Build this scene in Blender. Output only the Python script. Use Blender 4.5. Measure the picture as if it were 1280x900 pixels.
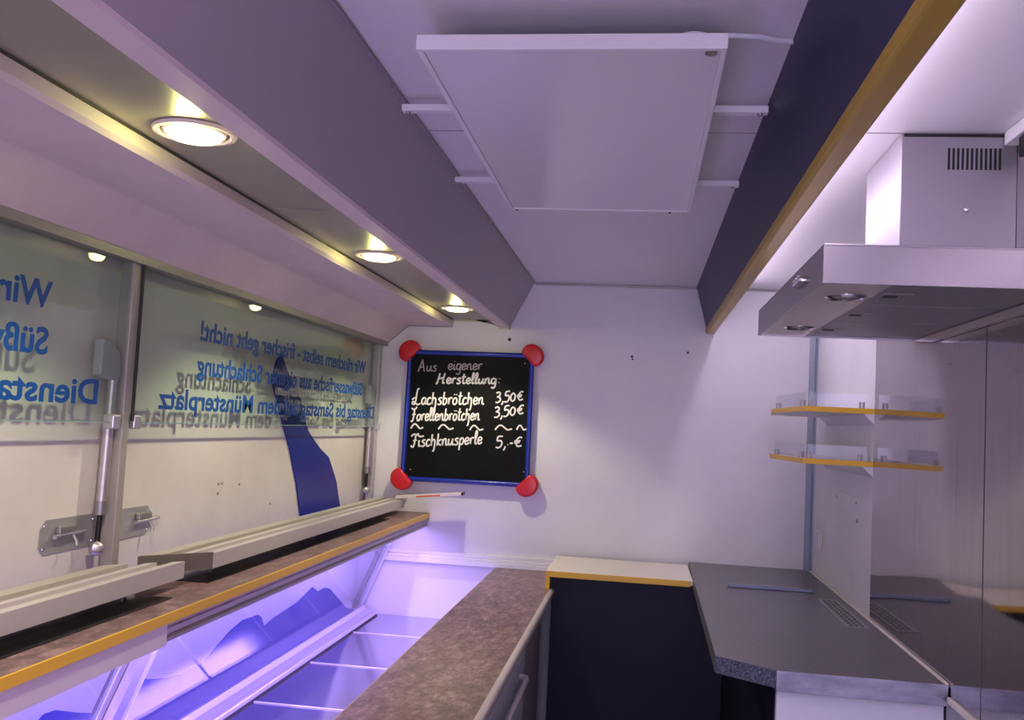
import bpy, bmesh, math, random
from mathutils import Vector, Matrix
for o in list(bpy.data.objects): bpy.data.objects.remove(o)
sc = bpy.context.scene
COL = sc.collection
Z0 = 1.5                      # eye height above the floor; heights below are given relative to the eye
random.seed(4)

# ------------------------------------------------------------------ camera
cam = bpy.data.cameras.new('camera'); cam.sensor_width = 36.0; cam.sensor_fit = 'HORIZONTAL'
cam.lens = 36.0*1182.32/1280; cam.clip_start = 0.02
co = bpy.data.objects.new('camera', cam); COL.objects.link(co)
Rr = (0.9895747861518519, 0.13454987795667078, 0.0513621743539131)
Ru = (-0.041594457872505236, -0.07442826626278945, 0.9963585370013185)
Rf = (-0.13788271714326333, 0.9881076679810558, 0.06805580644023349)
co.matrix_world = Matrix(((Rr[0], Ru[0], -Rf[0], 0), (Rr[1], Ru[1], -Rf[1], 0), (Rr[2], Ru[2], -Rf[2], Z0), (0, 0, 0, 1)))
sc.camera = co
# ------------------------------------------------------------------ world, exposure, lamps
w = bpy.data.worlds.new('world'); sc.world = w; w.use_nodes = True
w.node_tree.nodes['Background'].inputs[0].default_value = (.62, .5, .85, 1)
w.node_tree.nodes['Background'].inputs[1].default_value = 0.15
vs = sc.view_settings
vs.view_transform = 'Standard'; vs.look = 'None'; vs.gamma = 1; vs.use_curve_mapping = False; vs.exposure = 0.0
DOWN_W, DOWN_C = 27, (1.0, .90, .64)
LED_W, LED_C = 26, (.46, .28, 1.0)
AISLE_FILL_W, AISLE_FILL_C = 26, (1.0, .56, .96)  # pink fill from an invented batten behind the view
COOK_W, COOK_C = 27, (.92, .76, 1.0)
DOOR_FILL_W, DOOR_FILL_C = 36, (.74, .64, 1.0)      # fill light added behind the view, set in a made-up rear doorway
def lamp(name, kind, loc, power, color, parent=None, rot=(0, 0, 0), **kw):
    l = bpy.data.lights.new(name, kind); l.energy = power; l.color = color
    for k, v in kw.items(): setattr(l, k, v)
    o = bpy.data.objects.new(name, l); COL.objects.link(o)
    p = Vector((loc[0], loc[1], loc[2]+Z0))
    if parent: o.parent = parent; p = p-parent.location
    o.location = p; o.rotation_euler = rot
    return o

# ------------------------------------------------------------------ materials
def mat(name, col, rough=.5, metal=0., **kw):
    m = bpy.data.materials.new(name); m.use_nodes = True
    b = m.node_tree.nodes['Principled BSDF']
    b.inputs['Base Color'].default_value = (*col, 1); b.inputs['Roughness'].default_value = rough
    b.inputs['Metallic'].default_value = metal
    for k, v in kw.items(): b.inputs[k].default_value = v
    return m
def nodes(m): return m.node_tree.nodes, m.node_tree.links, m.node_tree.nodes['Principled BSDF']
def coords(m, scale):
    N, L, b = nodes(m)
    t = N.new('ShaderNodeTexCoord'); mp = N.new('ShaderNodeMapping'); mp.inputs['Scale'].default_value = scale
    L.new(t.outputs['Object'], mp.inputs['Vector']); return mp.outputs['Vector']
def noise(m, scale, nscale, detail=4, rough=.6):
    N, L, b = nodes(m)
    n = N.new('ShaderNodeTexNoise'); n.inputs['Scale'].default_value = nscale
    n.inputs['Detail'].default_value = detail; n.inputs['Roughness'].default_value = rough
    L.new(coords(m, scale), n.inputs['Vector']); return n.outputs['Fac']
def ramp(m, fac, stops):
    N, L, b = nodes(m)
    r = N.new('ShaderNodeValToRGB')
    while len(r.color_ramp.elements) < len(stops): r.color_ramp.elements.new(.5)
    for e, (p, c) in zip(r.color_ramp.elements, stops): e.position = p; e.color = (*c, 1)
    L.new(fac, r.inputs['Fac']); return r.outputs['Color']
def vary(m, scale, nscale, c0, c1, lo=.35, hi=.65, detail=4):
    N, L, b = nodes(m)
    L.new(ramp(m, noise(m, scale, nscale, detail), [(lo, c0), (hi, c1)]), b.inputs['Base Color']); return m
def bump(m, scale, nscale, strength, dist=.001, detail=3):
    N, L, b = nodes(m)
    bp = N.new('ShaderNodeBump'); bp.inputs['Strength'].default_value = strength; bp.inputs['Distance'].default_value = dist
    L.new(noise(m, scale, nscale, detail), bp.inputs['Height']); L.new(bp.outputs['Normal'], b.inputs['Normal']); return m
def rvary(m, scale, nscale, r0, r1):
    N, L, b = nodes(m)
    mr = N.new('ShaderNodeMapRange'); mr.inputs['From Min'].default_value = .3; mr.inputs['From Max'].default_value = .7
    mr.inputs['To Min'].default_value = r0; mr.inputs['To Max'].default_value = r1
    L.new(noise(m, scale, nscale), mr.inputs['Value']); L.new(mr.outputs['Result'], b.inputs['Roughness']); return m
def emit(name, col, s):
    m = mat(name, (.8, .8, .8)); b = m.node_tree.nodes['Principled BSDF']
    b.inputs['Emission Color'].default_value = (*col, 1); b.inputs['Emission Strength'].default_value = s; return m
def clear(name, tint, gloss=1.0, base=.05):
    m = bpy.data.materials.new(name); m.use_nodes = True
    N, L = m.node_tree.nodes, m.node_tree.links; N.clear()
    out = N.new('ShaderNodeOutputMaterial'); mx = N.new('ShaderNodeMixShader')
    tr = N.new('ShaderNodeBsdfTransparent'); tr.inputs[0].default_value = (*tint, 1)
    gl = N.new('ShaderNodeBsdfGlossy'); gl.inputs['Roughness'].default_value = 0.01
    lw = N.new('ShaderNodeLayerWeight'); lw.inputs['Blend'].default_value = .5
    p = N.new('ShaderNodeMath'); p.operation = 'POWER'; p.inputs[1].default_value = 4
    a = N.new('ShaderNodeMath'); a.operation = 'MULTIPLY_ADD'; a.inputs[1].default_value = gloss*.9; a.inputs[2].default_value = base
    L.new(lw.outputs['Facing'], p.inputs[0]); L.new(p.outputs[0], a.inputs[0]); L.new(a.outputs[0], mx.inputs[0])
    L.new(tr.outputs[0], mx.inputs[1]); L.new(gl.outputs[0], mx.inputs[2]); L.new(mx.outputs[0], out.inputs[0])
    return m
M = {}
M['wall'] = bump(vary(mat('white_wall_panel', (.8, .8, .8), .38), (1, 1, 1), 3, (.74, .74, .75), (.80, .80, .80)), (1, 1, 1), 180, .05)
M['ceil'] = mat('white_ceiling_laminate', (.74, .72, .74), .42)
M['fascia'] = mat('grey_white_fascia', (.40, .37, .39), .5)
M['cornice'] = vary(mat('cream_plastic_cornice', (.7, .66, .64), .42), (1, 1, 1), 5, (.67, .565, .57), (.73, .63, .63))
M['hatch'] = vary(mat('cream_hatch_panel', (.75, .72, .65), .5), (1, 1, 1), 6, (.72, .69, .62), (.77, .74, .68))
M['canopy_metal'] = mat('satin_metal_ceiling', (.37, .35, .30), .38, .55)
M['alu'] = vary(mat('brushed_aluminium', (.6, .58, .57), .38, .75), (1, 1, 1), 20, (.52, .50, .49), (.64, .62, .61))
M['alu_dark'] = mat('dull_grey_aluminium', (.33, .32, .31), .4, .7)
M['alu_white'] = mat('white_coated_rail', (.62, .58, .58), .42, .2)
M['chrome'] = mat('chrome', (.75, .75, .78), .15, 1)
M['steel'] = mat('stainless_steel', (.40, .38, .40), .25, 1)
M['steel_tray'] = mat('polished_tray_steel', (.50, .48, .56), .13, .85)
M['yellow'] = mat('yellow_edging', (.80, .48, .025), .38)
M['yellow_deep'] = mat('golden_edging', (.42, .29, .02), .4)
M['navy'] = vary(mat('navy_laminate', (.012, .014, .045), .42, 0, **{'Specular IOR Level': .2}), (1, 1, 1), 4, (.004, .006, .020), (.007, .010, .028))
M['navy_beam'] = mat('dark_navy_fascia', (.018, .021, .068), .45)
M['black'] = mat('black_matt', (.006, .006, .007), .5)
M['black_gloss'] = mat('black_glass_plate', (.004, .004, .004), .12)
M['white'] = mat('white_plastic', (.78, .78, .79), .4)
M['white_shelf'] = mat('cream_shelf_top', (.82, .77, .72), .45)
M['cabinet'] = mat('white_cabinet', (.72, .76, .86), .4)
M['heater'] = mat('white_enamel_heater', (.70, .69, .73), .22)
M['worktop'] = vary(mat('grey_worktop', (.14, .13, .14), .33), (1, 1, 1), 260, (.088, .085, .096), (.15, .145, .16), .4, .6, 2)
M['chip'] = bump(vary(mat('raw_chipboard_edge', (.05, .06, .11), .8), (1, 1, 1), 220, (.025, .03, .06), (.12, .14, .22), .4, .62), (1, 1, 1), 200, .5)
M['red'] = mat('red_plastic', (.62, .012, .02), .28)
M['blue'] = mat('royal_blue_frame', (.008, .03, .32), .25)
M['board'] = vary(mat('blackboard', (.004, .005, .004), .5), (1, 1, 1), 6, (.002, .003, .002), (.005, .007, .004)); M['board'].node_tree.nodes['Principled BSDF'].inputs['Specular IOR Level'].default_value = .15
M['chalk'] = mat('white_chalk_ink', (.85, .84, .80), .7)
M['chalk_dim'] = mat('faded_chalk_ink', (.42, .41, .38), .7)
M['sheet'] = mat('royal_blue_sheet', (.004, .022, .27), .35)
M['letter'] = mat('blue_film_letter', (.001, .070, .30), .5)
M['mural'] = mat('blue_mural_film', (.004, .010, .46), .5)
M['cable'] = mat('grey_white_cable', (.72, .74, .82), .45)
M['rubber'] = mat('dark_seal', (.03, .03, .03), .6)
M['lens'] = emit('lit_lamp_lens', (1.0, .90, .42), 5)
M['tube'] = emit('lit_tube', (1, .85, 1), 4)
M['floor'] = vary(mat('grey_vinyl_floor', (.2, .2, .22), .45), (1, 1, 1), 40, (.12, .12, .13), (.2, .2, .22))
M['glass'] = clear('window_glass', (.90, .955, .915), .42, .035)
M['glass_edge'] = mat('green_glass_edge', (.25, .42, .36), .2)
M['case_glass'] = clear('display_glass', (.95, .96, 1), .38, .02)
M['acrylic'] = clear('acrylic_guard', (.95, .96, .98), .6, .03)
# speckled brown laminate
m = mat('brown_speckled_laminate', (.2, .13, .12), .36); M['brown'] = m
N, L, b = nodes(m)
c1 = ramp(m, noise(m, (1, .5, 1), 32, 7, .82), [(.36, (.07, .036, .038)), (.5, (.185, .105, .108)), (.66, (.42, .27, .275))])
L.new(c1, b.inputs['Base Color'])
# wavy streaked splashback steel
m = mat('streaked_splashback_steel', (.5, .46, .47), .15, 1); M['splash'] = m
N, L, b = nodes(m)
st = noise(m, (1, 30, .9), 2.2, 5, .65)
L.new(ramp(m, st, [(.30, (.24, .21, .225)), (.40, (.36, .325, .34)), (.7, (.40, .36, .375))]), b.inputs['Base Color'])
rvary(m, (1, 25, 1), 2, .035, .09)
bump(m, (1, 1, .6), 1.5, .6, .022, 1)

# ------------------------------------------------------------------ mesh helpers
def bm_new(): return bmesh.new()
def box(bm, x0, x1, y0, y1, z0, z1, bev=0., seg=2):
    vs_ = [bm.verts.new((x, y, z+Z0)) for z in (z0, z1) for y in (y0, y1) for x in (x0, x1)]
    fs = [bm.faces.new([vs_[i] for i in q]) for q in ((0, 2, 3, 1), (4, 5, 7, 6), (0, 1, 5, 4), (2, 6, 7, 3), (0, 4, 6, 2), (1, 3, 7, 5))]
    if bev:
        es = {e for f in fs for e in f.edges}
        bmesh.ops.bevel(bm, geom=list(es), offset=bev, segments=seg, profile=.5, affect='EDGES')
    return bm
def prism(bm, poly, axis, a, b_, bev=0.):
    """polygon in the two other axes (x,z for 'y'; x,y for 'z'; y,z for 'x'), extruded from a to b_"""
    def P(p, t):
        if axis == 'y': return (p[0], t, p[1]+Z0)
        if axis == 'z': return (p[0], p[1], t+Z0)
        return (t, p[0], p[1]+Z0)
    A = [bm.verts.new(P(p, a)) for p in poly]; B = [bm.verts.new(P(p, b_)) for p in poly]
    n = len(poly)
    fs = [bm.faces.new(A), bm.faces.new(list(reversed(B)))]
    fs += [bm.faces.new((A[i], B[i], B[(i+1) % n], A[(i+1) % n])) for i in range(n)]
    bmesh.ops.recalc_face_normals(bm, faces=fs)
    if bev:
        es = {e for f in fs for e in f.edges}
        bmesh.ops.bevel(bm, geom=list(es), offset=bev, segments=2, profile=.5, affect='EDGES')
    return bm
def hexa(bm, pts):
    """eight points: bottom four then top four"""
    v = [bm.verts.new((p[0], p[1], p[2]+Z0)) for p in pts]
    fs = [bm.faces.new([v[i] for i in q]) for q in ((3, 2, 1, 0), (4, 5, 6, 7), (0, 1, 5, 4), (1, 2, 6, 5), (2, 3, 7, 6), (3, 0, 4, 7))]
    bmesh.ops.recalc_face_normals(bm, faces=fs); return bm
def tube(bm, pts, r, n=10, rel=True, flat=1.0, fdir=None):
    pts = [Vector((p[0], p[1], p[2]+(Z0 if rel else 0))) for p in pts]
    rings = []
    for i, p in enumerate(pts):
        d = (pts[min(i+1, len(pts)-1)]-pts[max(i-1, 0)]).normalized()
        if fdir is not None:
            w_ = Vector(fdir); u = d.cross(w_).normalized(); v = w_
        else:
            u = d.cross(Vector((0, 0, 1)) if abs(d.z) < .9 else Vector((1, 0, 0))).normalized(); v = d.cross(u)
        rr = r[i] if isinstance(r, (list, tuple)) else r
        rings.append([bm.verts.new(p+u*math.cos(2*math.pi*k/n)*rr+v*math.sin(2*math.pi*k/n)*rr*flat) for k in range(n)])
    fs = []
    for a, b_ in zip(rings, rings[1:]):
        for k in range(n): fs.append(bm.faces.new((a[k], a[(k+1) % n], b_[(k+1) % n], b_[k])))
    fs.append(bm.faces.new(list(reversed(rings[0])))); fs.append(bm.faces.new(rings[-1]))
    bmesh.ops.recalc_face_normals(bm, faces=fs); return bm
def lathe(bm, prof, c, n=40, axis='z'):
    """profile (r, h) spun round an axis through c"""
    rings = []
    for r, h in prof:
        rg = []
        for k in range(n):
            a = 2*math.pi*k/n; ca, sa = r*math.cos(a), r*math.sin(a)
            p = (c[0]+ca, c[1]+sa, c[2]+h) if axis == 'z' else (c[0]+h, c[1]+ca, c[2]+sa) if axis == 'x' else (c[0]+ca, c[1]+h, c[2]+sa)
            rg.append(bm.verts.new((p[0], p[1], p[2]+Z0)))
        rings.append(rg)
    fs = []
    for a, b_ in zip(rings, rings[1:]):
        for k in range(n): fs.append(bm.faces.new((a[k], a[(k+1) % n], b_[(k+1) % n], b_[k])))
    fs.append(bm.faces.new(rings[0])); fs.append(bm.faces.new(list(reversed(rings[-1]))))
    bmesh.ops.recalc_face_normals(bm, faces=fs); return bm
def absloc(o):
    p = o.location.copy()
    while o.parent: o = o.parent; p += o.location
    return p
def obj(name, bm, m, parent=None, smooth=False, label=None):
    xs = [v.co for v in bm.verts]
    lo = Vector([min(v[i] for v in xs) for i in range(3)]); hi = Vector([max(v[i] for v in xs) for i in range(3)])
    c = (lo+hi)/2
    for v in bm.verts: v.co -= c
    me = bpy.data.meshes.new(name); bm.to_mesh(me); bm.free()
    if isinstance(m, str): m = M[m]
    me.materials.append(m)
    if smooth:
        me.polygons.foreach_set('use_smooth', [True]*len(me.polygons)); 
        try: me.set_sharp_from_angle(angle=math.radians(40))
        except Exception: pass
    o = bpy.data.objects.new(name, me); COL.objects.link(o)
    if parent: o.parent = parent; o.location = c-absloc(parent)
    else: o.location = c
    if label: o['label'] = label
    return o
def tag(o, label, cat, group=None):
    o['label'] = label; o['category'] = cat
    if group: o['group'] = group
    return o
def thing(name, label, cat, loc, group=None):
    o = bpy.data.objects.new(name, None); o.empty_display_size = .05; COL.objects.link(o)
    o.location = (loc[0], loc[1], loc[2]+Z0); return tag(o, label, cat, group)
def struct(name, bm, m, parent=None, label=None, smooth=False):
    o = obj(name, bm, m, parent, smooth)
    if not parent: o['kind'] = 'structure'
    if label: o['label'] = label
    return o
def copy_tree(o, parent=None):
    c = o.copy(); COL.objects.link(c); c.parent = parent
    for ch in o.children: copy_tree(ch, c)
    return c
def B(*a, **k): return box(bm_new(), *a, **k)

# ------------------------------------------------------------------ room shell
YB, XR, ZC, XL = 4.5, .79, .69, -1.345
struct('floor', B(-1.6, 1.0, -1.5, 4.6, -1.6, -1.5), 'floor')
ceiling = struct('ceiling', B(-1.6, 1.0, -1.5, 4.6, ZC, ZC+.06), 'ceil', label='white panelled ceiling')
struct('ceiling_joint', B(-.53, .235, 2.162, 2.166, ZC-.001, ZC+.001), 'alu_dark', ceiling)
struct('ceiling_joint', B(.30, XR, 2.155, 2.159, ZC-.001, ZC+.001), 'alu_dark', ceiling)
wall_back = struct('wall_back', B(-1.6, 1.0, YB, YB+.06, -1.5, ZC), 'wall', label='white back wall')
for hx, hz, hr in ((-.056, .35, .006), (-.053, .338, .005), (.204, .379, .006), (-.645, .408, .009)):
    bm = bm_new(); lathe(bm, [(hr, 0), (hr*.8, -.003)], (hx, YB, hz), 10, 'y')
    struct('screw_hole', bm, 'rubber', wall_back)
for hx in (.10, .145):
    struct('wall_hook', B(hx-.006, hx+.006, YB-.008, YB, -.216, -.208, bev=.002), 'white_shelf', wall_back)
struct('wall_right', B(XR, XR+.06, -1.5, YB, -1.5, ZC), 'wall', label='white right wall panel')
wf = bm_new(); box(wf, -1.6, -.5, -1.5, -1.44, -1.5, ZC); box(wf, .45, 1.0, -1.5, -1.44, -1.5, ZC); box(wf, -.5, .45, -1.5, -1.44, .52, ZC)
struct('wall_front', wf, 'wall')
df = bm_new(); box(df, -.53, -.49, -1.51, -1.425, -1.5, .53); box(df, .44, .48, -1.51, -1.425, -1.5, .53); box(df, -.53, .48, -1.51, -1.425, .51, .55)
door = struct('added_door_1', df, 'alu', label='added open rear doorway behind the view for the fill light')  # unseen doorway added to hold the fill lamp
lamp('door_fill', 'AREA', (-.025, -1.52, -.48), DOOR_FILL_W, DOOR_FILL_C, door, rot=(math.radians(90), 0, 0), shape='RECTANGLE', size=.9, size_y=1.9)
wl = bm_new()
box(wl, -1.6, XL, -1.44, YB, -1.5, -.50); box(wl, -1.6, XL, -1.44, YB, .40, ZC)
struct('wall_left', wl, 'hatch')
# joints where ceiling and back wall meet
struct('trim_1', B(-.53, .235, YB-.008, YB, ZC-.012, ZC-.002), 'alu_dark', label='thin joint strip between ceiling and back wall')
struct('trim_2', B(.30, XR, YB-.008, YB, ZC-.012, ZC-.002), 'alu_dark', label='thin joint strip above the cooking corner')
bm = bm_new(); prism(bm, [(XR-.034, YB), (XR, YB), (XR, YB-.04), (XR-.006, YB-.04), (XR-.010, YB-.012)], 'z', -.59, ZC)
struct('trim_3', bm, mat('blue_grey_corner_strip', (.30, .36, .43), .4, .4), label='blue grey corner strip up the back right corner')
bm = bm_new()
for k, (d, z0, z1) in enumerate(((.030, -.678, -.655), (.022, -.655, -.640), (.014, -.640, -.622))):
    box(bm, -1.20, -.368, YB-d, YB, z0, z1, bev=.003)
struct('trim_4', bm, 'white', label='white skirting strip along the back wall above the counter')
# window head, post and hatch
struct('trim_5', prism(bm_new(), [(-1.290, .352), (-1.245, .352), (-1.243, .372), (-1.255, .385), (-1.290, .385)], 'y', -1.4, YB), 'alu_dark', label='aluminium rail along the window head')
post = struct('trim_6', B(-1.298, -1.262, 2.182, 2.212, -.50, .36, bev=.002), mat('olive_grey_post', (.40, .38, .34), .5, .3), label='aluminium post between the two window panes')
struct('seal', B(-1.262, -1.256, 2.214, 2.222, -.04, .355), 'rubber', post)
struct('pillar', B(-1.298, -1.270, YB-.055, YB, -.50, .36, bev=.003), 'alu', None)
bpy.data.objects['pillar'].name = 'trim_7'
hatch = tag(obj('serving_hatch', B(-1.345, -1.315, -1.44, YB, -.52, .45), 'hatch'), 'cream closed serving hatch panel behind the lettered glass', 'hatch')
for y, z in ((2.86, -.235), (2.86, -.265), (2.885, -.235), (3.02, -.245), (3.30, -.33)):
    obj('screw_mark', B(-1.3155, -1.3145, y-.006, y+.006, z-.004, z+.004), 'alu_dark', hatch)

# lettering helper: reads from outside, so it stands mirrored inside
def text_bm(body, y_start, y_end, z_base, cap, x, bold=.024):
    c = bpy.data.curves.new('t', 'FONT'); c.body = body; c.size = 1; c.offset = bold; c.extrude = .02; c.resolution_u = 3
    o = bpy.data.objects.new('t', c); COL.objects.link(o); bpy.context.view_layer.update()
    me = bpy.data.meshes.new_from_object(o.evaluated_get(bpy.context.evaluated_depsgraph_get()))
    bpy.data.objects.remove(o); bpy.data.curves.remove(c)
    bm = bm_new(); bm.from_mesh(me); bpy.data.meshes.remove(me)
    xs = [v.co.x for v in bm.verts]; x0, x1 = min(xs), max(xs)
    s = (y_start-y_end)/(x1-x0); sz = cap/.70
    for v in bm.verts:
        px, py, pz = v.co
        v.co = (x-pz*.02, y_start-(px-x0)*s, z_base+py*sz+Z0)
    return bm
LINES = ['Wir räuchern selbst - frischer geht nicht!', 'Süßwasserfische aus eigener Schlachtung', 'Dienstag bis Samstag auf dem Münsterplatz']
def window(name, y0, y1, spans, label):
    wn = bpy.data.objects.new(name, None); COL.objects.link(wn); wn.location = (-1.27, (y0+y1)/2, Z0-.043)
    wn['kind'] = 'structure'; wn['label'] = label
    obj('glass_pane', B(-1.273, -1.267, y0, y1, -.043, .352), 'glass', wn)
    obj('glass_edge', B(-1.2735, -1.2665, y0, y1, -.0455, -.043), 'glass_edge', wn)
    for body, (a, e, z) in zip(LINES, spans):
        obj('lettering', text_bm(body, a, e, z, .056, -1.2660), 'letter', wn, label='mirrored blue lettering reading %s' % body)
    for yy in (y0+.02, y1-.03):
        obj('clamp', B(-1.285, -1.255, yy-.016, yy+.016, -.060, -.025, bev=.004), 'alu', wn)
    return wn
window('window_1', -.12, 2.176, ((1.868, .22, .198), (1.868, .24, .099), (2.070, .03, -.001)), 'near glass pane with mirrored blue lettering')
window('window_2', 2.222, 4.495, ((4.215, 2.565, .198), (4.185, 2.56, .098), (4.395, 2.355, -.005)), 'far glass pane with three mirrored blue lines of lettering')

# gas struts
def strut(y, lean, label):
    t = thing('gas_strut', label, 'gas strut', (-1.288, y, -.36), 'gas struts of the serving hatch')
    X = -1.288
    bm = bm_new(); tube(bm, [(X, y+lean, .10), (X, y, -.265)], .0125, 14); obj('cylinder', bm, 'alu', t, True)
    bm = bm_new(); tube(bm, [(X, y, -.265), (X, y-.004, -.335)], .0065, 10); obj('rod', bm, 'black', t, True)
    bm = bm_new(); tube(bm, [(X, y, -.235), (X, y, -.268)], .0145, 14); obj('collar', bm, 'alu_dark', t, True)
    bm = bm_new(); lathe(bm, [(.004, -.017), (.013, -.012), (.018, 0), (.013, .012), (.004, .017)], (X+.004, y-.012, -.348), 16, 'x'); obj('ball_joint', bm, 'alu', t, True)
    bm = bm_new(); prism(bm, [(y-.075+lean, .155), (y-.03+lean, .150), (y+.005+lean, .125), (y+.014+lean, .07), (y-.008+lean, .058), (y-.075+lean, .068)], 'x', -1.300, -1.2755, bev=.004)
    obj('bracket', bm, mat('grey_strut_bracket', (.42, .44, .43), .5), t)
strut(2.158, .010, 'grey gas strut beside the window post in the middle of the hatch')
strut(4.42, .005, 'thin gas strut at the far end of the hatch beside the board')

# latch plates on the hatch
def latch(y0, y1, yl, label):
    t = thing('latch_plate', label, 'latch', (-1.315, (y0+y1)/2, -.345), 'latch plates on the hatch')
    c = .018
    bm = bm_new(); prism(bm, [(y0+c, -.346), (y1-c, -.346), (y1, -.346+c), (y1, -.268-c), (y1-c, -.268), (y0+c, -.268), (y0, -.268-c), (y0, -.346+c)], 'x', -1.316, -1.3125)
    obj('plate', bm, mat('galvanised_plate', (.50, .50, .49), .45, .6), t)
    for yy in (y0+.015, y1-.015):
        for zz in (-.333, -.281):
            bm = bm_new(); lathe(bm, [(.004, 0), (.003, .002)], (-1.3125, yy, zz), 10, 'x'); obj('screw', bm, 'chrome', t, True)
    bm = bm_new(); box(bm, -1.3125, -1.298, yl-.030, yl+.035, -.303, -.284, bev=.004); obj('bolt_housing', bm, 'alu_dark', t)
    bm = bm_new(); tube(bm, [(-1.302, yl-.045, -.307), (-1.302, yl+.075, -.303)], .0055, 10); obj('bolt', bm, 'chrome', t, True)
    bm = bm_new(); tube(bm, [(-1.302, yl+.02, -.305), (-1.292, yl+.024, -.322), (-1.288, yl+.022, -.334)], .004, 8); obj('lever', bm, 'alu_dark', t, True)
latch(1.965, 2.185, 2.05, 'grey latch plate with bolt left of the window post')
latch(2.222, 2.445, 2.395, 'grey latch plate with bolt right of the window post')

# blue sheet leaning inside the hatch
bm = bm_new()
prism(bm, [(3.63, -.44), (4.13, -.44), (4.10, -.398), (4.06, -.34), (4.03, -.29), (3.97, -.235), (3.905, -.178), (3.79, -.14), (3.70, -.10), (3.63, -.065), (3.565, .0), (3.525, .055), (3.45, .10), (3.37, .155), (3.30, .215), (3.26, .19), (3.225, .115), (3.32, .0), (3.44, -.13), (3.54, -.27)], 'x', -1.314, -1.309)
tag(obj('leaning_sheet', bm, 'sheet'), 'royal blue wavy edged pointed sheet leaning against the hatch behind the glass', 'sheet')

# ------------------------------------------------------------------ light canopy over the counter
can = thing('light_canopy', 'long grey white lighting canopy with metal underside above the serving counter', 'canopy', (-.9, 1.6, .46))
Y0 = -1.4
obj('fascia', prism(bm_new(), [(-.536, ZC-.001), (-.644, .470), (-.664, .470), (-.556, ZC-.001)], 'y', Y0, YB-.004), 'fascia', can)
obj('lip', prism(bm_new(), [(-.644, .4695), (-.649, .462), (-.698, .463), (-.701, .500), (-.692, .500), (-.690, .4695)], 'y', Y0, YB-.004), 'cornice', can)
obj('joint_strip', B(-.540, -.532, Y0, YB-.004, ZC-.008, ZC-.001), 'alu_dark', can)
LY = (.36, 1.572, 2.785, 4.03)
R_IN = .066
ys = [Y0, .97, 2.18, 3.41, YB-.004]
def panel_with_hole(y0, y1, cy):
    """flat metal sheet with a round cut-out for the lamp"""
    bm = bm_new(); cx, z = -.815, .497+Z0; x0, x1 = -.932, -.701
    n = 40; inner, outer = [], []
    for k in range(n):
        a = 2*math.pi*k/n; c, s = math.cos(a), math.sin(a)
        inner.append(bm.verts.new((cx+R_IN*c, cy+R_IN*s, z)))
        t = min(((x1-cx)/c if c > 1e-6 else (x0-cx)/c if c < -1e-6 else 1e9), ((.15)/s if s > 1e-6 else (-.15)/s if s < -1e-6 else 1e9))
        outer.append(bm.verts.new((cx+t*c, cy+t*s, z)))
    for k in range(n): bm.faces.new((inner[k], outer[k], outer[(k+1) % n], inner[(k+1) % n]))
    for a, b_ in ((y0, cy-.15), (cy+.15, y1)):
        bm.faces.new([bm.verts.new(p) for p in ((x0, a, z), (x1, a, z), (x1, b_, z), (x0, b_, z))])
    return bm
for i in range(4):
    obj('metal_panel', panel_with_hole(ys[i]+.0015, ys[i+1]-.0015, LY[i]), 'canopy_metal', can)
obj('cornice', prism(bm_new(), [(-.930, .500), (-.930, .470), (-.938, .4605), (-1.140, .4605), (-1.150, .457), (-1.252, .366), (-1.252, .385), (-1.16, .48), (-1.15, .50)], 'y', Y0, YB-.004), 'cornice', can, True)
obj('seam_strip', B(-.936, -.926, Y0, YB-.004, .493, .499), 'rubber', can)
obj('end_joint', prism(bm_new(), [(-1.256, .358), (-1.149, .452), (-1.14, .4555), (-.934, .4555), (-.926, .462), (-.922, .489), (-.706, .489), (-.70, .456), (-.644, .456), (-.640, .462), (-.640, .470), (-.90, .51), (-1.15, .49), (-1.26, .40)], 'y', YB-.0045, YB-.0005), 'alu_dark', can)

def downlight(y, label):
    t = thing('downlight', label, 'downlight', (-.815, y, .497), 'downlights in the canopy')
    bm = bm_new()
    lathe(bm, [(.062, .004), (.0735, -.001), (.074, -.004), (.0715, -.0075), (.064, -.008), (.0605, -.004), (.0600, .03), (.063, .03)], (-.815, y, .497), 48)
    for f in [f for f in bm.faces if len(f.verts) > 4]: bm.faces.remove(f)
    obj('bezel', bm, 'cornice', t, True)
    bm = bm_new(); lathe(bm, [(.0525, .012), (.0565, .004), (.0565, -.003), (.0535, -.0065), (.0500, -.005), (.049, .012)], (-.815, y, .497), 48)
    for f in [f for f in bm.faces if len(f.verts) > 4]: bm.faces.remove(f)
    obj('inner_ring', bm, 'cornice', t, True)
    bm = bm_new(); lathe(bm, [(.0475, .012), (.0475, -.012), (.040, -.016), (.02, -.018)], (-.815, y, .497), 40); obj('lamp_lens', bm, 'lens', t, True)
    bm = bm_new(); lathe(bm, [(.0605, .012), (.0605, .03), (.02, .05)], (-.815, y, .497), 32); obj('housing', bm, 'alu_dark', t, True)
    lamp('lamp_glow', 'POINT', (-.815, y-.03, .468), .9, (1, .95, .30), t, shadow_soft_size=.02)
    lamp('lamp_beam', 'SPOT', (-.815, y, .472), DOWN_W, DOWN_C, t, spot_size=math.radians(125), spot_blend=.35, shadow_soft_size=.03)
downlight(LY[0], 'lit round downlight in the canopy overhead behind the frame')
downlight(LY[1], 'largest and nearest lit round downlight in the canopy')
downlight(LY[2], 'middle lit round downlight in the canopy')
downlight(LY[3], 'farthest lit round downlight in the canopy close to the back wall')

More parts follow.
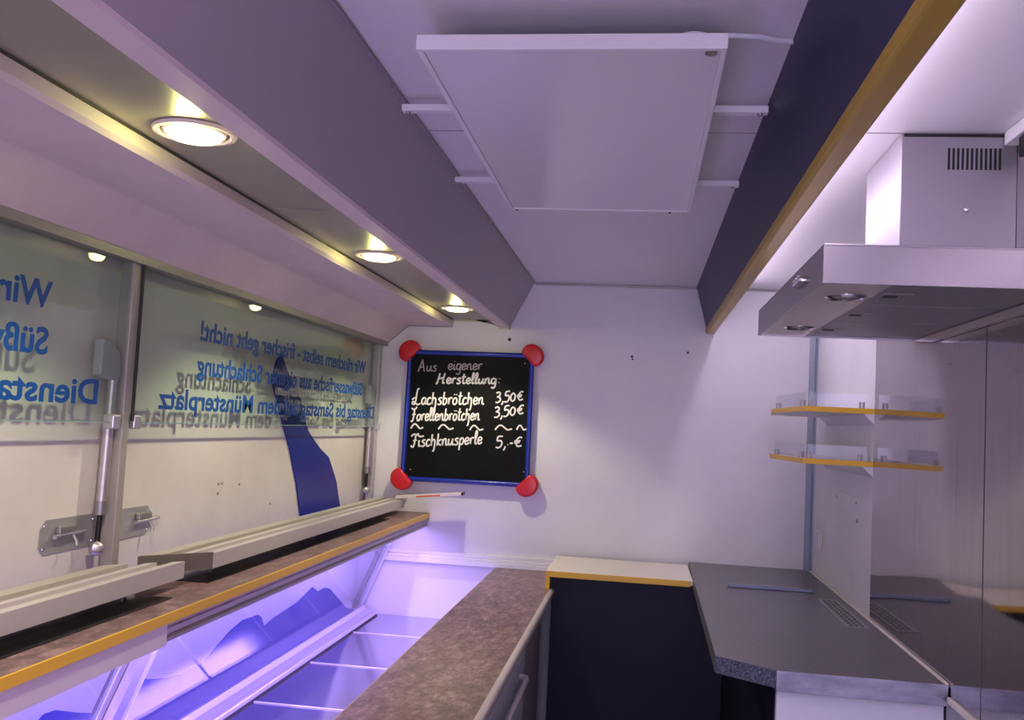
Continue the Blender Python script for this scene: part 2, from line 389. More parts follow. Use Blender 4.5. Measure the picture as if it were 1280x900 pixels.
# ------------------------------------------------------------------ ceiling heater
ht = thing('ceiling_heater', 'flat white infrared heating panel hung under the ceiling', 'heater', (-.145, 2.07, .645))
obj('panel', B(-.390, .103, 1.520, 2.655, .622, .640, bev=.001), 'heater', ht)
bm = bm_new()
box(bm, -.401, .113, 1.508, 1.520, .619, .645, bev=.0015); box(bm, -.401, .113, 2.655, 2.667, .619, .645, bev=.0015)
box(bm, -.401, -.390, 1.520, 2.655, .619, .645, bev=.0015); box(bm, .103, .113, 1.520, 2.655, .619, .645, bev=.0015)
obj('frame', bm, 'white', ht)
for y in (1.945, 2.53):
    r = obj('mounting_rail', B(-.537, .230, y-.011, y+.011, .660, .674, bev=.001), 'white', ht)
    for x in (-.525, .215):
        bm = bm_new(); lathe(bm, [(.006, 0), (.005, -.004)], (x, y, .660), 12); obj('screw', bm, 'alu_dark', r, True)
    for x in (-.30, .02):
        obj('spacer', B(x-.012, x+.012, y-.012, y+.012, .645, .660), 'alu', r)
for x in (-.380, .055):
    bm = bm_new(); lathe(bm, [(.005, .01), (.005, -.002), (.003, -.006)], (x, 2.665, .622), 12); obj('screw', bm, 'rubber', ht, True)
bm = bm_new(); lathe(bm, [(.010, .002), (.010, -.0008)], (.088, 1.532, .620), 16); obj('maker_badge', bm, 'alu_dark', ht, True)
bm = bm_new(); lathe(bm, [(.030, 0), (.031, .006), (.028, .013)], (.06, 1.56, .645), 24); obj('junction_box', bm, 'white', ht, True)
bm = bm_new(); tube(bm, [(.085, 1.57, .665), (.13, 1.575, .668), (.17, 1.595, .674), (.205, 1.63, .682), (.236, 1.648, .688)], .0048, 10)
obj('cable', bm, 'cable', ht, True)

# ------------------------------------------------------------------ navy fascia board with yellow edge
nf = thing('fascia_board', 'dark navy fascia board with a yellow lower edge hanging from the ceiling', 'fascia board', (.28, 1.6, .47))
obj('board', prism(bm_new(), [(.2325, ZC-.001), (.2585, ZC-.001), (.312, .487), (.286, .487)], 'y', -1.4, YB-.004), 'navy_beam', nf)
obj('edging', prism(bm_new(), [(.281, .492), (.2785, .487), (.283, .474), (.290, .470), (.318, .470), (.324, .474), (.322, .487), (.315, .492)], 'y', -1.4, YB-.004, bev=.002), 'yellow_deep', nf)

# ------------------------------------------------------------------ splashback and right wall fittings
spl = struct('trim_8', B(XR-.004, XR, -1.4, 3.365, -1.5, ZC-.001), 'splash', label='streaked stainless steel splashback on the right wall')
struct('panel_seam', B(XR-.0050, XR-.003, 2.3135, 2.3155, -.9, .28), mat('grey_seam', (.10, .09, .095), .6), spl)
struct('trim_9', B(XR-.013, XR-.002, 1.2, 2.522, -.632, -.616, bev=.003), 'white_shelf', label='cream joint strip low on the steel wall')
sw = thing('light_switch', 'small white light switch on the white panel in the back right corner', 'switch', (XR, 4.30, -.43))
obj('plate', B(XR-.008, XR, 4.24, 4.345, -.475, -.385, bev=.003), 'white_shelf', sw)
obj('rocker', B(XR-.013, XR-.007, 4.262, 4.323, -.46, -.40, bev=.003), 'white', sw)
cp = thing('cover_plate', 'thin white blanking plate on the white panel under the corner shelves', 'plate', (XR, 3.78, -.2))
obj('plate', B(XR-.003, XR, 3.60, 3.965, -.245, -.195, bev=.001), 'wall', cp)
for y in (3.61, 3.955):
    bm = bm_new(); lathe(bm, [(.005, 0), (.004, -.002)], (XR-.003, y, -.22), 10, 'x'); obj('screw', bm, 'alu_dark', cp, True)
bm = bm_new(); lathe(bm, [(.008, 0), (.005, -.004)], (XR, 3.60, -.285), 12, 'x')
tag(obj('wall_plug', bm, 'alu_dark', None, True), 'small dark wall plug on the white panel below the blanking plate', 'wall plug')

# cable duct at the top of the right wall
sl = thing('cable_duct', 'white duct with black end at the top of the right wall beside the extractor chimney', 'duct', (.775, 1.5, ZC))
obj('duct', B(.757, .7855, -.6, 2.145, ZC-.030, ZC-.001, bev=.002), 'white', sl)
obj('end_block', B(.762, .7855, 1.98, 2.08, ZC-.075, ZC-.031, bev=.004), 'black', sl)

# ------------------------------------------------------------------ extractor hood
hd = thing('extractor_hood', 'stainless steel extractor hood with chimney on the steel right wall', 'extractor hood', (.55, 2.23, .284))
x0, x1, y0, y1, zb, zt = .314, .784, 1.752, 2.710, .284, .356
bm = bm_new()
box(bm, x0, x1, y0, y1, zt-.004, zt, bev=.001)
box(bm, x0, x0+.006, y0, y1, zb, zt-.004); box(bm, x1-.006, x1, y0, y1, zb, zt-.004)
box(bm, x0+.006, x1-.006, y0, y0+.006, zb, zt-.004); box(bm, x0+.006, x1-.006, y1-.006, y1, zb, zt-.004)
obj('body', bm, 'steel', hd)
M['lampbar'] = mat('satin_underside_steel', (.50, .46, .44), .28, .9)
M['filter'] = mat('grey_filter_steel', (.36, .35, .38), .42, .85)
bm = bm_new(); box(bm, x0+.006, .440, y0+.006, y1-.006, zb+.003, zb+.008); box(bm, .735, x1-.006, y0+.006, y1-.006, zb+.003, zb+.008)
obj('underside', bm, 'lampbar', hd)
for a, b_ in ((1.765, 2.065), (2.07, 2.365), (2.37, 2.695)):
    bm = bm_new(); box(bm, .444, .732, a, b_, zb+.006, zb+.014, bev=.002)
    ft = obj('grease_filter', bm, 'filter', hd)
    bm = bm_new(); c = (a+b_)/2+.01; box(bm, .455, .512, c-.03, c+.03, zb+.0045, zb+.007, bev=.001); lt = obj('latch', bm, 'alu_dark', ft)
    bm = bm_new(); box(bm, .460, .485, c-.010, c+.010, zb+.003, zb+.005); obj('catch', bm, 'black', lt)
for y in (1.94, 2.50):
    bm = bm_new(); lathe(bm, [(.040, .004), (.0405, -.001), (.034, -.004), (.031, .0)], (.392, y, zb+.003), 32); lr = obj('lamp_ring', bm, 'chrome', hd, True)
    bm = bm_new(); lathe(bm, [(.030, .003), (.030, -.001)], (.392, y, zb+.003), 28); obj('lamp_glass', bm, mat('unlit_lamp_glass', (.12, .12, .13), .15), lr, True)
bm = bm_new()
for k in range(3):
    lathe(bm, [(.0085, 0), (.0085, -.010), (.006, -.013)], (x0, 1.96+.030*k, .322), 16, 'x')
obj('control_knobs', bm, 'chrome', hd, True)
ch = obj('chimney', B(.545, .786, 2.150, 2.475, zt, ZC-.004, bev=.0015), mat('satin_chimney_steel', (.36, .34, .37), .42, .95), hd)
for k in range(12):
    xx = .645+k*.0096
    obj('vent_slot', B(xx-.0024, xx+.0024, 2.1485, 2.1505, .607, .655), 'black', ch)
bm = bm_new(); lathe(bm, [(.006, 0), (.005, -.004), (.002, -.006)], (.683, 2.150, .518), 14, 'y'); obj('screw', bm, 'chrome', ch, True)
obj('top_gap', B(.55, .784, 2.1482, 2.151, ZC-.010, ZC-.004), 'black', ch)

# ------------------------------------------------------------------ corner shelves
def corner_shelf(zb, label):
    t = thing('corner_shelf', label, 'shelf', (.66, 3.8, zb), 'yellow edged corner shelves')
    P = [(.787, 3.372), (.556, 3.372), (.517, 3.90), (.560, 4.26), (.787, 4.26)]
    ins = [(.787, 3.3765), (.560, 3.3765), (.5215, 3.90), (.564, 4.2565), (.787, 4.2565)]
    obj('board', prism(bm_new(), ins, 'z', zb+.0005, zb+.0175), 'white', t)
    bm = bm_new()
    for i in range(4):
        a, b_, c, d = P[i], P[i+1], ins[i+1], ins[i]
        prism(bm, [a, b_, c, d], 'z', zb, zb+.018)
    obj('edging', bm, 'yellow', t)
    g0 = zb+.020
    def guard(p, q):
        d = Vector((q[0]-p[0], q[1]-p[1])); d.normalize(); n = Vector((-d.y, d.x))*.0022
        bm = bm_new(); prism(bm, [(p[0]-n.x, p[1]-n.y), (q[0]-n.x, q[1]-n.y), (q[0]+n.x, q[1]+n.y), (p[0]+n.x, p[1]+n.y)], 'z', g0, g0+.047)
        return obj('acrylic_guard', bm, 'acrylic', t)
    guard((.572, 3.385), (.768, 3.385)); guard((.563, 3.41), (.529, 3.87))
    for (x, y) in ((.580, 3.385), (.748, 3.385), (.561, 3.44), (.532, 3.83)):
        bm = bm_new(); box(bm, x-.009, x-.003, y-.006, y+.006, zb+.018, zb+.040, bev=.001); box(bm, x+.003, x+.009, y-.006, y+.006, zb+.018, zb+.040, bev=.001)
        obj('guard_clip', bm, 'alu_dark', t)
    obj('wedge_bracket', prism(bm_new(), [(.788, zb-.0005), (.752, zb-.0005), (.788, zb-.036)], 'y', 3.374, 4.20), 'wall', t)
corner_shelf(.099, 'upper of two yellow edged white corner shelves with clear guard')
corner_shelf(-.081, 'lower of two yellow edged white corner shelves with clear guard')

# ------------------------------------------------------------------ grey worktop, its cabinet and the bar on it
gw = thing('grey_worktop', 'speckled grey worktop with a clipped corner along the right wall', 'worktop', (.5, 3.5, -.59))
ZG = -.590
obj('top', prism(bm_new(), [(.246, YB-.002), (.760, YB-.002), (.776, YB-.05), (.776, 2.535), (.369, 2.535), (.226, 2.640)], 'z', ZG-.044, ZG), 'worktop', gw)
obj('front_edge', B(.3675, .7835, 2.530, 2.5348, ZG-.052, ZG+.0005, bev=.0008), vary(mat('blue_grey_edge_steel', (.26, .27, .33), .32, .9), (1, 1, 3), 9, (.20, .20, .25), (.32, .33, .40)), gw)
obj('clipped_edge', prism(bm_new(), [(.2255, 2.6398), (.3685, 2.5348), (.3665, 2.5322), (.2238, 2.6370)], 'z', ZG-.044, ZG-.0015), 'chip', gw)
obj('side_edge', prism(bm_new(), [(.2258, 2.640), (.2457, YB-.002), (.2435, YB-.002), (.2236, 2.640)], 'z', ZG-.044, ZG-.001), 'worktop', gw)
obj('wall_strip', B(.776, .7855, 2.532, YB-.05, ZG-.008, ZG+.005, bev=.002), 'white_shelf', gw)
vg = obj('vent_grille', B(.675, .747, 3.185, 3.700, ZG, ZG+.003, bev=.001), mat('grey_grille', (.36, .35, .37), .4, .5), gw)
bm = bm_new()
for i in range(26):
    for j in range(3):
        yy = 3.20+i*.0187; xx = .687+j*.0175+(.004 if i % 2 else 0)
        box(bm, xx, xx+.011, yy, yy+.011, ZG+.0028, ZG+.0033)
obj('grille_holes', bm, 'black', vg)
cb = thing('base_cabinet', 'white fronted base cabinet under the grey worktop', 'cabinet', (.57, 3.3, -1.5))
obj('carcass', B(.372, .783, 2.585, 4.38, -1.5, ZG-.053), 'navy', cb)
obj('front_panel', B(.374, .7835, 2.562, 2.585, -1.48, ZG-.054, bev=.002), 'cabinet', cb)
br = thing('metal_bar', 'blue grey metal bar lying across the back of the grey worktop', 'bar', (.52, 3.85, ZG))
obj('bar', B(.362, .685, 3.835, 3.862, ZG, ZG+.014, bev=.003), mat('blue_grey_bar', (.22, .27, .36), .35, .5), br)
for x in (.372, .385):
    bm = bm_new(); lathe(bm, [(.004, 0), (.003, .003)], (x, 3.848, ZG+.014), 10); obj('screw', bm, 'chrome', br, True)

# ------------------------------------------------------------------ cream bridge shelf and navy panel beneath
ws = thing('bridge_shelf', 'cream low shelf with yellow edges bridging the counter and the grey worktop', 'shelf', (-.06, 4.25, -.675))
obj('top', B(-.350, .2365, 3.985, YB-.032, -.619, -.600), 'white_shelf', ws)
obj('front_edging', B(-.366, .226, 3.975, 3.985, -.623, -.5995, bev=.001), 'yellow', ws)
obj('side_edging', B(-.366, -.350, 3.975, 3.985, -.674, -.6235), 'yellow', ws)
obj('side_panel', B(-.366, -.350, 3.9855, YB-.032, -.674, -.600), 'white_shelf', ws)
np_ = thing('navy_panel', 'large dark navy panel below the cream shelf', 'panel', (0, 4.06, -1.5))
obj('panel', B(-.345, .370, 4.05, 4.07, -1.5, -.620), 'navy', np_)

# ------------------------------------------------------------------ centre counter
cc = thing('prep_counter', 'brown speckled prep counter behind the glass display', 'counter', (-.5, 2.7, -1.5))
ZK = -.675
obj('worktop', B(-.648, -.350, .9, YB-.031, ZK-.036, ZK), 'brown', cc)
obj('back_edging', B(-.652, -.648, .9, YB-.031, ZK-.036, ZK-.0005), mat('tan_edge', (.42, .30, .26), .45), cc)
obj('front_edging', prism(bm_new(), [(-.350, ZK+.0003), (-.340, ZK-.001), (-.333, ZK-.006), (-.330, ZK-.016), (-.333, ZK-.028), (-.340, ZK-.035), (-.350, ZK-.036)], 'y', .9, 4.03), mat('pale_grey_edge', (.58, .52, .52), .4), cc, True)
obj('side_panel', B(-.600, -.378, .9, 3.975, -1.5, ZK-.037), mat('grey_side_panel', (.34, .31, .32), .5), cc)
dr = obj('fridge_door', B(-.377, -.352, 2.40, 3.22, -1.30, -.745, bev=.012, seg=3), mat('pale_fridge_door', (.62, .66, .72), .35), cc)
bm = bm_new(); tube(bm, [(-.352, 3.08, -.805), (-.330, 3.07, -.805), (-.326, 3.05, -.805), (-.326, 2.52, -.805), (-.330, 2.50, -.805), (-.352, 2.49, -.805)], .0095, 12)
obj('handle', bm, 'alu_white', dr, True)
bm = bm_new(); lathe(bm, [(.012, 0), (.012, .004)], (-.352, 2.93, -.80), 16, 'x'); obj('lock', bm, 'alu_dark', dr, True)

# ------------------------------------------------------------------ glass display counter
dc = thing('display_counter', 'glass refrigerated display counter with brown top shelf and yellow front edge', 'display counter', (-1.1, 2.7, -1.0))
ZS = -.442; YN = .3
obj('top_shelf', B(-1.240, -.9910, YN, YB-.006, ZS-.034, ZS), 'brown', dc)
obj('shelf_edging', B(-.9905, -.986, YN, YB-.006, ZS-.0225, ZS+.0005, bev=.001), 'yellow', dc)
obj('near_valance', B(-1.008, -.990, YN, 1.955, ZS-.070, ZS-.023, bev=.001), mat('pale_valance', (.68, .60, .60), .45), dc)
bm = bm_new(); prism(bm, [(-.9905, ZS-.023), (-.993, ZS-.046), (-1.0, ZS-.050), (-.994, ZS-.056), (-.994, ZS-.064), (-1.012, ZS-.066), (-1.012, ZS-.0345), (-.9915, ZS-.0345)], 'y', 1.957, YB-.006)
obj('far_profile', bm, mat('olive_grey_profile', (.44, .41, .36), .35, .6), dc)
obj('led_strip', B(-1.110, -1.020, YN, YB-.05, ZS-.042, ZS-.0345), emit('lit_blue_strip', (.35, .28, 1), 3), dc)
for yy in (1.1, 2.4, 3.7):
    lamp('strip_light', 'AREA', (-1.068, yy, ZS-.046), LED_W/3, LED_C, dc, rot=(0, 0, 0), shape='RECTANGLE', size=.10, size_y=1.25)
for a, b_, f, k in ((YN, 2.10, -1.058, 'near'), (2.315, 4.08, -1.072, 'far')):
    obj('black_plate', B(-1.228, f, a, b_, ZS, ZS+.003, bev=.001), 'black_gloss', dc)
# slanted front glass: from (-1.12,-.51) down to (-1.295,-.935)
def gx(z): return -1.12+.41*(z+.5)
def slab(bm, ya, yb, za, zb_, off, th):
    P = []
    for z in (za, zb_):
        P += [(gx(z)+off, ya, z), (gx(z)+off+th, ya, z), (gx(z)+off+th, yb, z), (gx(z)+off, yb, z)]
    return hexa(bm, P)
for a, b_ in ((YN, 2.062), (2.235, 4.412)):
    obj('front_glass', slab(bm_new(), a, b_, -.925, -.48, 0, .006), 'case_glass', dc)
for yy in (2.062, 2.2285, 4.4125):
    obj('glass_edge', slab(bm_new(), yy, yy+.006, -.925, -.48, -.001, .009), mat('bright_glass_edge', (.72, .72, .8), .25, .3), dc)
obj('glass_post', slab(bm_new(), 2.125, 2.180, -.93, -.48, -.022, .02), 'alu', dc)
obj('glass_post', slab(bm_new(), 2.085, 2.112, -.93, -.48, -.020, .02), 'alu_dark', dc)
obj('glass_post', slab(bm_new(), 4.450, 4.470, -.93, -.48, -.050, .022), 'alu_dark', dc)
bm = bm_new(); prism(bm, [(-1.325, -.955), (-1.215, -.955), (-1.215, -.935), (-1.232, -.930), (-1.232, -.918), (-1.262, -.910), (-1.275, -.895), (-1.285, -.895), (-1.285, -.912), (-1.325, -.915)], 'y', YN, 4.46)
obj('glass_rail', bm, mat('bright_rail', (.72, .70, .76), .28, .55), dc)
obj('rail_shadow_gap', B(-1.2152, -1.206, YN, 4.46, -.950, -.935), 'rubber', dc)
obj('tray', B(-1.34, -.620, YN, YB-.002, -.975, -.940), 'steel_tray', dc)
for yy in (4.075, 3.53, 3.0, 2.47, 1.94, 1.41):
    obj('tray_divider', B(-1.205, -.655, yy-.0025, yy+.0025, -.940, -.936, bev=.001), 'white', dc)
obj('inner_wall', B(-.622, -.604, YN, YB-.032, -.940, -.713), 'white', dc)
# mural film behind the glass
mur = [(4.40, -.93), (4.30, -.885), (4.143, -.85), (3.885, -.757), (3.70, -.690), (3.60, -.668), (3.531, -.672), (3.422, -.636), (3.31, -.674), (3.122, -.69), (3.049, -.706), (2.97, -.66), (2.93, -.645), (2.799, -.636), (2.731, -.654), (2.675, -.690), (2.63, -.725), (2.52, -.728), (2.405, -.712), (2.30, -.688), (2.24, -.670), (2.24, -.93)]
mur_near = [(2.05, -.93), (2.05, -.70), (1.99, -.682), (1.955, -.670), (1.87, -.640), (1.827, -.636), (1.80, -.66), (1.70, -.70), (1.5, -.66), (1.2, -.72), (.9, -.66), (.6, -.72), (.35, -.68), (.35, -.93)]
def film(poly, off, th=.0012):
    bm = bm_new()
    A = [bm.verts.new((gx(z)+off, y, z+Z0)) for y, z in poly]; Bv = [bm.verts.new((gx(z)+off-th, y, z+Z0)) for y, z in poly]
    n = len(poly); fs = [bm.faces.new(A), bm.faces.new(list(reversed(Bv)))]
    fs += [bm.faces.new((A[i], Bv[i], Bv[(i+1) % n], A[(i+1) % n])) for i in range(n)]
    bmesh.ops.recalc_face_normals(bm, faces=fs); return bm
obj('mural_film', film(mur, -.002), 'mural', dc, label='blue mountain outline film'); obj('mural_film', film(mur_near, -.002), 'mural', dc, label='blue mountain outline film')
obj('outer_panel', B(-1.344, -1.330, YN, YB-.003, -.975, -.53), 'white', dc)

# serving ledge rails above the display
def make_ledge(near, label):
    t = thing('ledge_rail', label, 'rail', (-1.17, 1.2 if near else 3.4, -.42), 'ledge rails in front of the hatch')
    skew = lambda x, yf: yf+(-.155)*((x+1.105)/(-.13))
    def seg(xa, xb, za, zb_):
        if near: a0 = a1 = YN; b0, b1 = skew(xa, 2.245), skew(xb, 2.245)
        else: a0, a1 = skew(xa, 2.405), skew(xb, 2.405); b0 = b1 = 4.44
        return hexa(bm_new(), [(xa, a0, za), (xb, a1, za), (xb, b1, za), (xa, b0, za), (xa, a0, zb_), (xb, a1, zb_), (xb, b1, zb_), (xa, b0, zb_)])
    obj('front_profile', seg(-1.125, -1.105, -.420, -.379), 'alu_white', t)
    obj('groove_strip', seg(-1.150, -1.125, -.420, -.386), mat('pinkish_grey_strip', (.50, .44, .43), .4, .3), t)
    obj('mid_rib', seg(-1.168, -1.150, -.420, -.378), 'alu_white', t)
    obj('groove_strip', seg(-1.195, -1.168, -.420, -.388), mat('dark_groove', (.36, .33, .30), .45, .3), t)
    obj('rear_rib', seg(-1.232, -1.195, -.420, -.377), mat('olive_rib', (.56, .53, .46), .45, .3), t)
    for y in ((.7, 1.5, 2.10) if near else (2.55, 3.4, 4.2)):
        bm = bm_new(); tube(bm, [(-1.18, y, ZS+.0032), (-1.18, y, -.4195)], .008, 10); obj('foot', bm, 'alu', t, True)
    if not near:
        e = 2.400
        obj('end_cap', hexa(bm_new(), [(-1.232, skew(-1.232, e), -.421), (-1.105, e, -.421), (-1.105, e+.004, -.421), (-1.232, skew(-1.232, e+.004), -.421), (-1.232, skew(-1.232, e), -.376), (-1.105, e, -.376), (-1.105, e+.004, -.376), (-1.232, skew(-1.232, e+.004), -.376)]), mat('dark_end_cap', (.20, .18, .15), .5, .2), t)
make_ledge(True, 'near grey ledge rail in front of the hatch at the left edge')
make_ledge(False, 'far grey ledge rail in front of the hatch running to the back wall')
# flat strip resting on the far rail end
fs_ = thing('marker_strip', 'white strip with red stripe and black tip on the far rail below the board', 'strip', (-.98, 4.40, -.377))
def tilted(xa, xb, ya, yb, lo, hi):
    zz = lambda x: -.374+(x+1.12)*.11
    return hexa(bm_new(), [(xa, ya, zz(xa)+lo), (xb, ya, zz(xb)+lo), (xb, yb, zz(xb)+lo), (xa, yb, zz(xa)+lo), (xa, ya, zz(xa)+hi), (xb, ya, zz(xb)+hi), (xb, yb, zz(xb)+hi), (xa, yb, zz(xa)+hi)])
obj('strip', tilted(-1.13, -.816, 4.37, 4.43, 0, .012), 'white_shelf', fs_)
obj('stripe', tilted(-1.03, -.915, 4.3685, 4.371, .001, .0075), mat('orange_red_stripe', (.75, .12, .06), .5), fs_)
obj('tip', tilted(-.8165, -.810, 4.369, 4.431, -.001, .013), 'black', fs_)

# ------------------------------------------------------------------ menu board
mb = thing('menu_board', 'black menu board with blue frame and red corners showing handwritten prices', 'menu board', (-.83, 4.46, -.29))
SK = .012
def bx(x, z): return x
TL, TR, BR, BL = (-1.122, .327), (-.527, .331), (-.523, -.281), (-1.126, -.284)
bm = bm_new(); prism(bm, [TL, TR, BR, BL], 'y', 4.468, 4.482); obj('board', bm, 'board', mb)
def bar_(p, q): 
    bm = bm_new(); tube(bm, [(p[0], 4.466, p[1]), (q[0], 4.466, q[1])], .0115, 14); return bm
for p, q in ((TL, TR), (TR, BR), (BR, BL), (BL, TL)): obj('frame_bar', bar_(p, q), 'blue', mb, True)
def corner(c, ang):
    """rounded red corner cap: a flat inner side, round outer side"""
    bm = bm_new(); P = []
    n = 18
    for k in range(n+1):
        a = math.radians(-38+256*k/n); P.append((.056*math.cos(a), .050*math.sin(a)+.004))
    P = [(c[0]+x*math.cos(ang)-y*math.sin(ang), c[1]+x*math.sin(ang)+y*math.cos(ang)) for x, y in P]
    prism(bm, P, 'y', 4.444, 4.490)
    es = [e for e in bm.edges if abs(e.verts[0].co.y-4.444) < 1e-4 and abs(e.verts[1].co.y-4.444) < 1e-4]
    bmesh.ops.bevel(bm, geom=es, offset=.010, segments=4, profile=.5, affect='EDGES')
    return bm
D45 = math.pi/4
for c, a in ((TL, D45), (TR, -D45), (BR, -3*D45), (BL, 3*D45)): obj('corner_cap', corner(c, a), 'red', mb, True)

# handwriting: single strokes, drawn in a small stroke alphabet
G = {
 'A': (.75, [[(0, -.05), (.12, .25), (.32, .98), (.36, 1), (.55, .1), (.62, 0)], [(.08, .36), (.54, .40)]]),
 'u': (.55, [[(.08, .5), (.06, .15), (.16, 0), (.30, .08), (.40, .35), (.44, .5), (.40, .12), (.48, 0), (.56, .08)]]),
 's': (.45, [[(.40, .48), (.24, .5), (.12, .38), (.30, .24), (.34, .08), (.20, -.02), (.04, .04)]]),
 'e': (.45, [[(.06, .22), (.34, .30), (.34, .46), (.20, .52), (.06, .34), (.08, .08), (.22, -.01), (.42, .12)]]),
 'i': (.26, [[(.08, .5), (.08, .1), (.14, 0), (.24, .08)], [(.12, .72), (.14, .76)]]),
 'g': (.50, [[(.40, .44), (.22, .52), (.06, .34), (.08, .08), (.22, .0), (.38, .16), (.44, .5), (.40, -.2), (.26, -.42), (.06, -.36)]]),
 'n': (.55, [[(.06, .5), (.08, .0), (.10, .3), (.24, .5), (.36, .46), (.38, .12), (.44, 0), (.54, .08)]]),
 'r': (.42, [[(.06, .5), (.10, .0), (.12, .3), (.22, .50), (.40, .48)]]),
 'H': (.90, [[(0, -.02), (.12, .06), (.30, .98)], [(.16, .42), (.62, .56)], [(.74, 1.0), (.60, .3), (.62, .02), (.76, .06)]]),
 't': (.40, [[(.20, .95), (.14, .15), (.22, 0), (.36, .08)], [(.02, .62), (.38, .66)]]),
 'l': (.30, [[(.06, .12), (.22, .70), (.22, .98), (.12, .96), (.08, .30), (.14, 0), (.28, .08)]]),
 ':': (.42, [[(.24, .46), (.27, .49)], [(.20, .08), (.23, .11)]]),
 'L': (.85, [[(.60, 1.18), (.48, 1.2), (.40, .95), (.34, .3), (.20, .0), (.04, .08), (.10, .22), (.30, .12), (.55, -.02), (.78, .08)], [(.0, .35), (.2, .5), (.38, .46)]]),
 'a': (.50, [[(.40, .44), (.22, .52), (.06, .32), (.10, .04), (.24, .02), (.38, .24), (.42, .5), (.38, .1), (.50, .02)]]),
 'c': (.42, [[(.38, .44), (.22, .52), (.06, .30), (.10, .04), (.24, -.01), (.40, .10)]]),
 'h': (.55, [[(.12, .92), (.08, .02), (.10, .30), (.24, .5), (.38, .42), (.40, .0), (.34, -.38), (.22, -.42)]]),
 'b': (.50, [[(.14, .95), (.08, .08), (.20, -.01), (.38, .14), (.36, .40), (.22, .48), (.10, .34)]]),
 'ö': (.50, [[(.22, .5), (.06, .32), (.10, .04), (.26, 0), (.40, .18), (.36, .44), (.22, .5)], [(.14, .72), (.16, .78)], [(.34, .72), (.36, .78)]]),
 'o': (.48, [[(.22, .5), (.06, .32), (.10, .04), (.26, 0), (.40, .18), (.36, .44), (.22, .5)]]),
 'F': (.62, [[(.02, .92), (.20, 1.0), (.40, .92), (.62, 1.04)], [(.36, .92), (.30, .3), (.20, -.02), (.04, .0), (.0, .12)], [(.16, .46), (.48, .52)]]),
 'G': (.62, [[(.02, 1.02), (.20, .90), (.46, .96), (.56, 1.12)], [(.34, .92), (.30, .3), (.18, -.06), (.02, -.02)], [(.14, .46), (.50, .52)]]),
 'k': (.48, [[(.12, .95), (.08, 0)], [(.40, .5), (.12, .24), (.42, .0)]]),
 'p': (.50, [[(.10, .5), (.06, -.45)], [(.08, .3), (.24, .52), (.40, .40), (.36, .1), (.20, .0), (.08, .08)]]),
 '3': (.48, [[(.06, .86), (.24, .95), (.38, .80), (.30, .58), (.16, .52), (.34, .46), (.42, .24), (.26, .02), (.04, .06)]]),
 '5': (.48, [[(.44, .95), (.14, .92), (.10, .58), (.30, .60), (.42, .38), (.32, .08), (.14, .0), (.02, .08)]]),
 '0': (.50, [[(.24, .78), (.08, .56), (.08, .20), (.22, .04), (.38, .18), (.40, .56), (.24, .78)]]),
 ',': (.24, [[(.16, .12), (.14, -.04), (.06, -.22)]]),
 '.': (.20, [[(.08, .22), (.11, .25)]]),
 '-': (.25, [[(.02, .34), (.22, .36)]]),
 '€': (.60, [[(.56, .78), (.40, .84), (.22, .62), (.20, .26), (.34, .08), (.56, .16)], [(.06, .52), (.46, .54)], [(.06, .38), (.42, .40)]]),
 '~': (1.0, [[(.0, .06), (.16, .40), (.34, .50), (.56, .26), (.74, .06), (1.0, .16)]]),
}
def bpos(u, v): return (.00068925*u+.0000374865*v-1.1703973, .0000334585*u-.00067806*v+.3581695)
def smooth_path(p):
    if len(p) < 3: return p
    q = [p[0]]
    for i in range(len(p)-1):
        p0, p1, p2, p3 = p[max(i-1, 0)], p[i], p[i+1], p[min(i+2, len(p)-1)]
        for t in (.25, .5, .75, 1):
            q.append(tuple(.5*((2*p1[k])+(-p0[k]+p2[k])*t+(2*p0[k]-5*p1[k]+4*p2[k]-p3[k])*t*t+(-p0[k]+3*p1[k]-3*p2[k]+p3[k])*t**3) for k in (0, 1)))
    return q
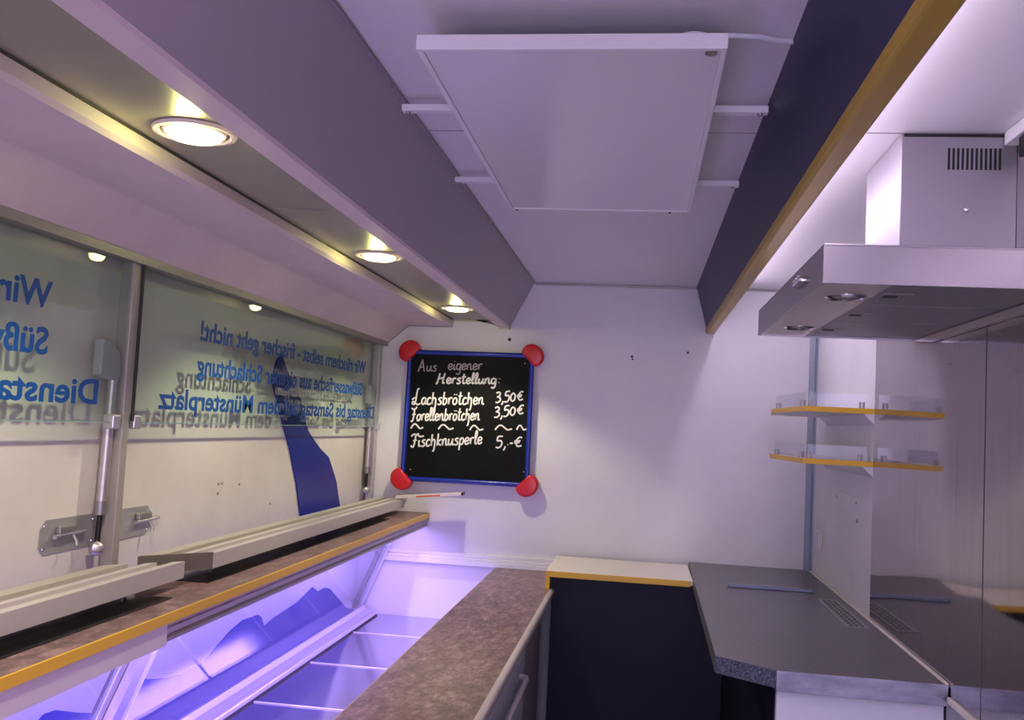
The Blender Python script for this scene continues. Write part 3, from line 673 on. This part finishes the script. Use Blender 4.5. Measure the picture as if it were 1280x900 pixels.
def write(txt, u0, u1, vb, hgt, dv=0, rad=.0031, material='chalk'):
    """one line of writing between u0 and u1 on the board, baseline vb, ascender height hgt, rising dv"""
    tot = sum(G[c][0] if c != ' ' else .4 for c in txt); s = (u1-u0)/tot; x = 0
    bm = bm_new()
    for c in txt:
        if c == ' ': x += .4; continue
        wd, strokes = G[c]
        for st in strokes:
            P = []
            for (a, b_) in smooth_path(st):
                u = u0+(x+a)*s+.16*b_*hgt*.5; v = vb-b_*hgt+dv*((x+a)/tot)
                X, Z = bpos(u, v); P.append((X, 4.4665, Z))
            P = [p for i, p in enumerate(P) if i == 0 or (Vector(p)-Vector(P[i-1])).length > 1e-5]
            tube(bm, P, rad*1.22, 6, flat=.25, fdir=(0, 1, 0))
        x += wd
    return obj('handwriting', bm, material, mb, label='chalk writing reading %s' % txt.replace('G', 'F') if '~' not in txt else 'row of chalk wave marks')
write('Aus', 122, 258, 188, 75, 0, .0025, 'chalk_dim'); write('eigener', 335, 578, 178, 78, 2, .0027, 'chalk_dim')
write('Herstellung:', 250, 712, 275, 72, 5, .0034)
write('Lachsbrötchen', 78, 590, 425, 92, 0); write('3,50€', 668, 865, 415, 78, -15)
write('Gorellenbrötchen', 70, 560, 540, 88, -5); write('3,50€', 658, 868, 520, 78, -25)
for a, b_, v in ((72, 160, 600), (268, 375, 605), (490, 585, 610), (668, 785, 608), (818, 885, 608)): write('~', a, b_, v, 72, 0)
write('~', 75, 165, 655, 36, 0)
write('Fischknusperle', 74, 578, 725, 88, -25); write('5,.-€', 670, 855, 730, 84, -5)
for u, v, s in ((878, 138, 5), (866, 895, 5), (70, 885, 4)):
    X, Z = bpos(u, v); obj('chalk_speck', B(X-.002, X+.002, 4.4655, 4.468, Z-.002, Z+.002), 'chalk', mb)

# ------------------------------------------------------------------ ceiling battens out of view: added aisle fill, and the lamp behind the fascia
def batten(x, y0, y1, label, power, color):
    t = thing('batten_light', label, 'light', (x, (y0+y1)/2, ZC), 'ceiling battens')
    obj('housing', B(x-.03, x+.03, y0, y1, ZC-.022, ZC-.001, bev=.003), 'white', t)
    r_ = .013; ln = y1-y0-.06
    bm = bm_new(); tube(bm, [(x, y0+.03, ZC-.050), (x, y1-.03, ZC-.050)], r_, 14)
    obj('tube', bm, emit('lit_batten_tube', color, power/(2*math.pi*r_*ln*math.pi)), t, True)
    for y in (y0+.012, y1-.030): obj('socket', B(x-.014, x+.014, y, y+.018, ZC-.066, ZC-.0225, bev=.002), 'white', t)
batten(-.12, -1.1, .5, 'added fill batten on the ceiling behind the view over the aisle', AISLE_FILL_W, AISLE_FILL_C)  # made-up fixture, added to brighten the room from behind
batten(.372, -.9, 4.3, 'long batten light on the ceiling hidden behind the navy fascia board', COOK_W, COOK_C)
